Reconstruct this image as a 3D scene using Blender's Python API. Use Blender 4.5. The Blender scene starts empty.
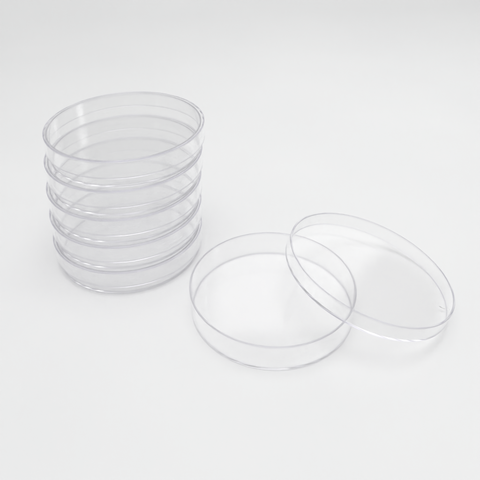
import bpy, bmesh, math, random
from mathutils import Vector, Matrix

S = bpy.context.scene
C = S.collection
MM = 0.001
random.seed(4)

# ------------------------------------------------------------------ materials
def new_mat(name):
    m = bpy.data.materials.new(name); m.use_nodes = True
    nt = m.node_tree; nt.nodes.clear()
    return m, nt, nt.nodes.new('ShaderNodeOutputMaterial')

def plastic(name, tint, rough=0.0, bump=0.0):
    """clear injection-moulded polystyrene: refracting, very faint flow waviness"""
    m, nt, out = new_mat(name)
    g = nt.nodes.new('ShaderNodeBsdfGlass')      # colour acts at every bounce: long light-guide paths turn grey-violet
    g.inputs['Color'].default_value = (*tint, 1)
    g.inputs['Roughness'].default_value = rough
    g.inputs['IOR'].default_value = 1.53
    if bump:
        tc = nt.nodes.new('ShaderNodeTexCoord')
        n = nt.nodes.new('ShaderNodeTexNoise'); n.inputs['Scale'].default_value = 55; n.inputs['Detail'].default_value = 1
        b = nt.nodes.new('ShaderNodeBump'); b.inputs['Strength'].default_value = bump; b.inputs['Distance'].default_value = 0.0004
        nt.links.new(tc.outputs['Object'], n.inputs['Vector'])
        nt.links.new(n.outputs['Fac'], b.inputs['Height'])
        nt.links.new(b.outputs['Normal'], g.inputs['Normal'])
    nt.links.new(g.outputs[0], out.inputs['Surface'])
    return m

TINT = (0.9984, 0.9984, 0.9987)
M_CLEAR = plastic('clear_polystyrene', TINT)
M_EDGE_SHADED = plastic('polystyrene_edge_shaded', (0.918, 0.910, 0.950), 0.17)  # same clear plastic; light lost along the lid edge painted in as violet tint
M_RIM_SHADED = plastic('polystyrene_rim_shaded', (0.950, 0.948, 0.957), 0.12)  # same plastic again, the rim's dark line put into a greyer tint
M_CORNER_SHADED = plastic('polystyrene_corner_shaded', (0.950, 0.948, 0.957), 0.28)  # edge darkening painted into the tint, toning down glints at the bottom corner

def white_surface():
    m, nt, out = new_mat('matt_white_board')
    p = nt.nodes.new('ShaderNodeBsdfPrincipled')
    p.inputs['Roughness'].default_value = 0.55
    p.inputs['Specular IOR Level'].default_value = 0.25
    tc = nt.nodes.new('ShaderNodeTexCoord')
    n1 = nt.nodes.new('ShaderNodeTexNoise'); n1.inputs['Scale'].default_value = 9; n1.inputs['Detail'].default_value = 4
    r = nt.nodes.new('ShaderNodeValToRGB')
    r.color_ramp.elements[0].position = 0.3; r.color_ramp.elements[0].color = (0.795, 0.797, 0.80, 1)
    r.color_ramp.elements[1].position = 0.7; r.color_ramp.elements[1].color = (0.815, 0.816, 0.817, 1)
    n2 = nt.nodes.new('ShaderNodeTexNoise'); n2.inputs['Scale'].default_value = 1400; n2.inputs['Detail'].default_value = 3
    b = nt.nodes.new('ShaderNodeBump'); b.inputs['Strength'].default_value = 0.06; b.inputs['Distance'].default_value = 0.0003
    for n in (n1, n2): nt.links.new(tc.outputs['Object'], n.inputs['Vector'])
    nt.links.new(n1.outputs['Fac'], r.inputs['Fac']); nt.links.new(r.outputs['Color'], p.inputs['Base Color'])
    nt.links.new(n2.outputs['Fac'], b.inputs['Height']); nt.links.new(b.outputs['Normal'], p.inputs['Normal'])
    # a few specks of dust lying on the board
    vo = nt.nodes.new('ShaderNodeTexVoronoi'); vo.inputs['Scale'].default_value = 26
    nt.links.new(tc.outputs['Object'], vo.inputs['Vector'])
    th = nt.nodes.new('ShaderNodeMapRange'); th.inputs['From Min'].default_value = 0.016; th.inputs['From Max'].default_value = 0.009
    nt.links.new(vo.outputs['Distance'], th.inputs['Value'])
    sc = nt.nodes.new('ShaderNodeSeparateColor'); nt.links.new(vo.outputs['Color'], sc.inputs[0])
    gt = nt.nodes.new('ShaderNodeMath'); gt.operation = 'GREATER_THAN'; gt.inputs[1].default_value = 0.80
    nt.links.new(sc.outputs[0], gt.inputs[0])
    mu = nt.nodes.new('ShaderNodeMath'); mu.operation = 'MULTIPLY'; nt.links.new(th.outputs[0], mu.inputs[0]); nt.links.new(gt.outputs[0], mu.inputs[1])
    mu2 = nt.nodes.new('ShaderNodeMath'); mu2.operation = 'MULTIPLY'; mu2.inputs[1].default_value = 0.5; nt.links.new(mu.outputs[0], mu2.inputs[0])
    mx = nt.nodes.new('ShaderNodeMixRGB'); mx.inputs['Color2'].default_value = (0.45, 0.44, 0.43, 1)
    nt.links.new(mu2.outputs[0], mx.inputs['Fac']); nt.links.new(r.outputs['Color'], mx.inputs['Color1'])
    nt.links.new(mx.outputs[0], p.inputs['Base Color'])
    nt.links.new(p.outputs[0], out.inputs['Surface'])
    return m

# ------------------------------------------------------------------ mesh helpers
SEG = 720
def lathe(name, prof, mat, parent=None, reverse=False):
    """one open or closed band of revolution; profile (r, z) in mm, r == 0 closes with a fan"""
    bm = bmesh.new(); rings = []
    for r, z in prof:
        if r < 1e-6:
            rings.append([bm.verts.new((0, 0, z*MM))])
        else:
            rings.append([bm.verts.new((r*MM*math.cos(2*math.pi*i/SEG), r*MM*math.sin(2*math.pi*i/SEG), z*MM)) for i in range(SEG)])
    for a, b in zip(rings, rings[1:]):
        for i in range(SEG):
            j = (i+1) % SEG
            if len(a) == 1 and len(b) == 1: continue
            if len(a) == 1: f = (a[0], b[j], b[i])
            elif len(b) == 1: f = (a[i], a[j], b[0])
            else: f = (a[i], a[j], b[j], b[i])
            bm.faces.new(f if not reverse else f[::-1])
    return finish(name, bm, mat, parent)

def finish(name, bm, mat, parent):
    for f in bm.faces: f.smooth = True
    me = bpy.data.meshes.new(name); bm.to_mesh(me); bm.free()
    me.materials.append(mat)
    o = bpy.data.objects.new(name, me); C.objects.link(o)
    if parent: o.parent = parent
    return o

def multi(name, profs, mat, parent):
    """several bands of one part joined into one mesh"""
    objs = [lathe(name, p, mat) for p in profs]
    bm = bmesh.new()
    for o in objs: bm.from_mesh(o.data)
    for o in objs:
        me = o.data; bpy.data.objects.remove(o); bpy.data.meshes.remove(me)
    return finish(name, bm, mat, parent)

def arc(cr, cz, q, a0, a1, n=7):
    return [(cr+q*math.cos(math.radians(a0+(a1-a0)*i/n)), cz+q*math.sin(math.radians(a0+(a1-a0)*i/n))) for i in range(n+1)]

def thing(name, label, cat, loc=(0, 0, 0), group=None):
    o = bpy.data.objects.new(name, None); C.objects.link(o)
    o.empty_display_size = 0.01
    o.location = [v*MM for v in loc]
    o['label'] = label; o['category'] = cat
    if group: o['group'] = group
    return o

def copy_thing(src, label, loc, rotz=0, group=None):
    r = src.copy(); C.objects.link(r)
    r.location = [v*MM for v in loc]; r.rotation_euler = (0, 0, rotz); r['label'] = label
    if group: r['group'] = group
    for ch in list(src.children):
        c = ch.copy(); C.objects.link(c); c.parent = r
    return r

# ------------------------------------------------------------------ petri dish base and lid
H_BASE, R_BASE = 15.9, 44.5
R_LID, T = 46.0, 0.95

def make_base(label, group=None):
    """closed glassy skin split at flat places into floor, side wall and rim (the seams meet exactly)"""
    t = thing('petri_dish', label, 'petri dish', group=group)
    R, H, w, q = R_BASE, H_BASE, 0.95, 0.7          # q: outside bottom corner radius
    Rb = R - 0.45                                    # draft: bottom a little narrower
    ri = R - w; rib = Rb - w
    under = [(0, 0), (20, 0), (Rb-q-0.25, 0)]
    floor_top = [(rib-0.9, T), (20, T), (0, T)]
    multi('floor', [under, floor_top], M_CLEAR, t)
    c_out = [(Rb-q-0.25, 0)] + arc(Rb-q, q, q, -90, 0) + [(Rb+0.02, q+0.25)]
    c_in = [(rib+0.03, T+0.9)] + arc(rib-0.55, T+0.55, 0.55, 0, -90, 6) + [(rib-0.9, T)]
    multi('bottom_edge', [c_out, c_in], M_CORNER_SHADED, t)
    outer = [(Rb+0.02, q+0.25), (R-0.03, H-1.1)]
    inner = [(ri-0.03, H-1.1), (rib+0.03, T+0.9)]
    multi('side_wall', [outer, inner], M_CLEAR, t)
    e = 0.3
    rim = [(R-0.03, H-1.1), (R, H-e-0.15)] + arc(R-e, H-e, e, 0, 90, 6) + [(R-w/2, H)] + arc(ri+e, H-e, e, 90, 180, 6) + [(ri, H-e-0.15), (ri-0.03, H-1.1)]
    lathe('rim', rim, M_RIM_SHADED, t)
    return t

def make_lid(label, h, group=None, rib=False):
    """local z = 0 is the open edge of the skirt, z = h the outside of the top plate"""
    t = thing('petri_dish_cover', label, 'petri dish lid', group=group)
    R, w, q = R_LID, 0.95, 0.35
    ri = R - w
    plate_in = [(0, h-T), (20, h-T), (ri-0.75, h-T)]
    plate_out = [(R-q-0.25, h), (20, h), (0, h)]
    multi('top_plate', [plate_in, plate_out], M_CLEAR, t)
    c_out = [(R, h-q-0.25)] + arc(R-q, h-q, q, 0, 90) + [(R-q-0.25, h)]
    c_in = [(ri-0.75, h-T)] + arc(ri-0.3, h-T-0.3, 0.3, 90, 0, 6) + [(ri, h-T-0.7)]
    lathe('top_edge', c_out, M_EDGE_SHADED, t)
    outer = [(R, 0.9), (R, h-q-0.25)]
    inner = [(ri, h-T-0.7), (ri, 0.9)]
    multi('skirt', [outer, c_in + inner[1:]], M_CLEAR, t)
    e = 0.27
    rim = [(ri, 0.9), (ri, e+0.15)] + arc(ri+e, e, e, 180, 270, 6) + [(R-w/2, 0)] + arc(R-e, e, e, 270, 360, 6) + [(R, e+0.15), (R, 0.9)]
    lathe('rim', rim, M_RIM_SHADED, t)
    if rib:                                          # little vent rib under the plate, at the skirt
        bm = bmesh.new(); bmesh.ops.create_cube(bm, size=1)
        bmesh.ops.scale(bm, vec=(3.2*MM, 0.7*MM, 0.22*MM), verts=bm.verts)
        bmesh.ops.bevel(bm, geom=bm.edges[:], offset=0.1*MM, segments=2, affect='EDGES')
        bmesh.ops.translate(bm, vec=((ri-2.6)*MM, 0, (h-T-0.14)*MM), verts=bm.verts)
        finish('vent_rib', bm, M_CLEAR, t)
    return t

PITCH = 17.22
H_LID_STACK, H_LID_LOOSE = 10.5, 9.0
# (x, y) wander of the five dishes, bottom to top
OFF = [(-3.7, -3.4), (-3.2, -2.7), (-2.6, -1.8), (-1.2, -0.9), (0.3, 0.0)]
WORD = ['resting on the white surface, bottom of the stack of five', 'second from the bottom of the stack',
        'in the middle of the stack of five', 'second from the top of the stack', 'at the very top of the stack of five']
first_base = first_lid = None
for k in range(5):
    x, y = OFF[k]; z = PITCH*k + 0.03
    bl = 'clear lidded petri dish ' + WORD[k]
    ll = 'clear shallow lid closing the petri dish ' + WORD[k].replace('resting on the white surface, ', 'at the ')
    if k == 0:
        first_base = make_base(bl, 'petri dishes in the stack'); first_base.location = (x*MM, y*MM, z*MM)
        first_lid = make_lid(ll, H_LID_STACK, 'lids on the stacked petri dishes'); lid = first_lid
        lid.location = (x*MM, y*MM, (z+H_BASE+0.05+T-H_LID_STACK)*MM); lid.rotation_euler.z = 2.0
    else:
        copy_thing(first_base, bl, (x, y, z), k*1.3)
        copy_thing(first_lid, ll, (x+random.uniform(-.2, .2), y+random.uniform(-.2, .2), z+H_BASE+0.05+T-H_LID_STACK), 2.0+k*0.25)

DX, DY = 79.85, -60.5
open_dish = copy_thing(first_base, 'open empty clear petri dish without lid, flat on the white surface beside the stack', (DX, DY, 0.03), 0.4)
if 'group' in open_dish: del open_dish['group']

loose = make_lid('loose clear petri dish lid, upside down and tilted with one side on the open dish', H_LID_LOOSE, rib=True)
# pose: plate down, opening up, leaning with its left side on the dish rim and its right edge on the table
def lid_pose(nx, lz):
    n = Vector((nx, 0.016, 1)).normalized()
    return n, Vector((131.95, -55.76, lz))
def clearances(nx, lz):
    n, c = lid_pose(nx, lz); q = 0.35
    s = math.sqrt(max(0, 1-n.z**2))
    low = (c+n*q).z - (R_LID-q)*s - q
    gap = -1e9
    for i in range(720):
        a = 2*math.pi*i/720
        P = Vector((DX+(R_BASE-0.4)*math.cos(a), DY+(R_BASE-0.4)*math.sin(a), H_BASE+0.03))-c
        hh = P.dot(n); rad = (P-n*hh).length
        if rad < R_LID-0.5: gap = max(gap, hh)
    return low, gap
nx, lz = 0.296, 13.1
for _ in range(60):
    low, gap = clearances(nx, lz)
    lz += (0.02-low)*0.5; low, gap = clearances(nx, lz)
    nx += (gap+0.03)/60*0.5
print('lid pose', nx, lz, clearances(nx, lz))
n, c = lid_pose(nx, lz)
loose.rotation_mode = 'QUATERNION'
q0 = (-n).to_track_quat('Z', 'Y')
want = Vector((math.cos(math.radians(-20)), math.sin(math.radians(-20)), 0))
v = q0.inverted() @ (want - n*want.dot(n))
loose.rotation_quaternion = q0 @ Matrix.Rotation(math.atan2(v.y, v.x), 3, 'Z').to_quaternion()   # one vent rib at the right
loose.location = (c+n*H_LID_LOOSE)*MM

# ------------------------------------------------------------------ white sweep
def build_surface():
    bm = bmesh.new(); prof = []
    y0, yb, r, top = -1.2, 0.36, 0.42, 1.3
    for i in range(12): prof.append((y0+(yb-y0)*i/11, 0))
    for i in range(1, 25):
        a = math.radians(90*i/24); prof.append((yb+r*math.sin(a), r-r*math.cos(a)))
    prof.append((yb+r, top))
    xs = [-1.6+3.2*i/16 for i in range(17)]
    grid = [[bm.verts.new((x, y, z)) for x in xs] for y, z in prof]
    for a, b in zip(grid, grid[1:]):
        for i in range(len(xs)-1): bm.faces.new((a[i], a[i+1], b[i+1], b[i]))
    o = finish('ground', bm, white_surface(), None)
    o['kind'] = 'structure'
build_surface()

# ------------------------------------------------------------------ lamps
def area(name, loc, target, sx, sy, power, color=(1, 1, 1), edge=(0.15, 0.15)):
    # a diffuser panel: even in the middle, falling off towards its edges
    l = bpy.data.lights.new(name, 'AREA'); l.shape = 'RECTANGLE'; l.size = sx; l.size_y = sy
    l.energy = power; l.color = color; l.use_nodes = True
    nt = l.node_tree; em = nt.nodes['Emission']
    geo = nt.nodes.new('ShaderNodeNewGeometry'); sep = nt.nodes.new('ShaderNodeSeparateXYZ')
    nt.links.new(geo.outputs['Parametric'], sep.inputs[0])
    prod = None
    for ax, ed in zip('XY', edge):
        a = nt.nodes.new('ShaderNodeMath'); a.operation = 'SUBTRACT'; a.inputs[1].default_value = 0.5
        b = nt.nodes.new('ShaderNodeMath'); b.operation = 'ABSOLUTE'
        c = nt.nodes.new('ShaderNodeMapRange'); c.interpolation_type = 'SMOOTHSTEP'
        c.inputs['From Min'].default_value = 0.5; c.inputs['From Max'].default_value = 0.5-ed
        c.inputs['To Min'].default_value = 0.0; c.inputs['To Max'].default_value = 1.0
        nt.links.new(sep.outputs[ax], a.inputs[0]); nt.links.new(a.outputs[0], b.inputs[0]); nt.links.new(b.outputs[0], c.inputs['Value'])
        if prod is None: prod = c.outputs[0]
        else:
            m = nt.nodes.new('ShaderNodeMath'); m.operation = 'MULTIPLY'
            nt.links.new(prod, m.inputs[0]); nt.links.new(c.outputs[0], m.inputs[1]); prod = m.outputs[0]
    nt.links.new(prod, em.inputs['Strength'])
    o = bpy.data.objects.new(name, l); C.objects.link(o)
    o.location = loc
    o.rotation_euler = (Vector(target)-Vector(loc)).to_track_quat('-Z', 'Y').to_euler()
    return o
area('softbox', (0.285, 0.48, 0.39), (0.285, 0.0, 0.39), 0.53, 0.44, 0.43, (1.0, 0.998, 0.99), (0.09, 0.09))
area('overhead_softbox', (0.04, -0.04, 1.02), (0.04, -0.04, 0), 0.80, 0.80, 6.6, edge=(0.3, 0.3))
area('strip_softbox', (0.80, -0.13, 0.40), (0.0, 0.0, 0.05), 0.26, 0.36, 0.75, edge=(0.45, 0.2))

# dim white room: brighter above, darker towards the horizon
w = bpy.data.worlds.new('World'); S.world = w; w.use_nodes = True
nt = w.node_tree; bg = nt.nodes['Background']
bg.inputs['Color'].default_value = (1.0, 1.0, 0.998, 1)
tc = nt.nodes.new('ShaderNodeTexCoord'); sep = nt.nodes.new('ShaderNodeSeparateXYZ'); mr = nt.nodes.new('ShaderNodeMapRange')
mr.interpolation_type = 'SMOOTHSTEP'
mr.inputs['From Min'].default_value = 0.0; mr.inputs['From Max'].default_value = 0.65
mr.inputs['To Min'].default_value = 0.30; mr.inputs['To Max'].default_value = 0.70
nt.links.new(tc.outputs['Generated'], sep.inputs[0]); nt.links.new(sep.outputs['Z'], mr.inputs['Value'])
nt.links.new(mr.outputs[0], bg.inputs['Strength'])

# ------------------------------------------------------------------ camera
cam = bpy.data.cameras.new('camera'); co = bpy.data.objects.new('camera', cam); C.objects.link(co)
pi, ya, ro = (math.radians(v) for v in (26.632, -0.965, -1.63))
fw = Vector((-math.sin(ya)*math.cos(pi), math.cos(ya)*math.cos(pi), -math.sin(pi)))
rt = Vector((math.cos(ya), math.sin(ya), 0)); up = rt.cross(fw)
r2 = rt*math.cos(ro)+up*math.sin(ro); u2 = up*math.cos(ro)-rt*math.sin(ro)
M = Matrix((r2, u2, -fw)).transposed().to_4x4()
M.translation = Vector((50.134, -294.223, 225.394))*MM
co.matrix_world = M
cam.sensor_width = 36; cam.lens = 36*562.5/480
cam.shift_x = 20.45/480; cam.shift_y = -108.9/480
cam.clip_start = 0.01; cam.clip_end = 50
S.camera = co

# ------------------------------------------------------------------ render settings
S.render.engine = 'CYCLES'
cy = S.cycles
cy.max_bounces = 160; cy.transmission_bounces = 160; cy.glossy_bounces = 160; cy.diffuse_bounces = 5
cy.transparent_max_bounces = 32
cy.caustics_reflective = True; cy.caustics_refractive = True; cy.blur_glossy = 0.0
cy.use_denoising = True; cy.denoising_input_passes = 'RGB'
cy.sample_clamp_indirect = 10.0
S.view_settings.view_transform = 'Standard'; S.view_settings.look = 'None'
S.view_settings.exposure = 0.15; S.view_settings.gamma = 1.0
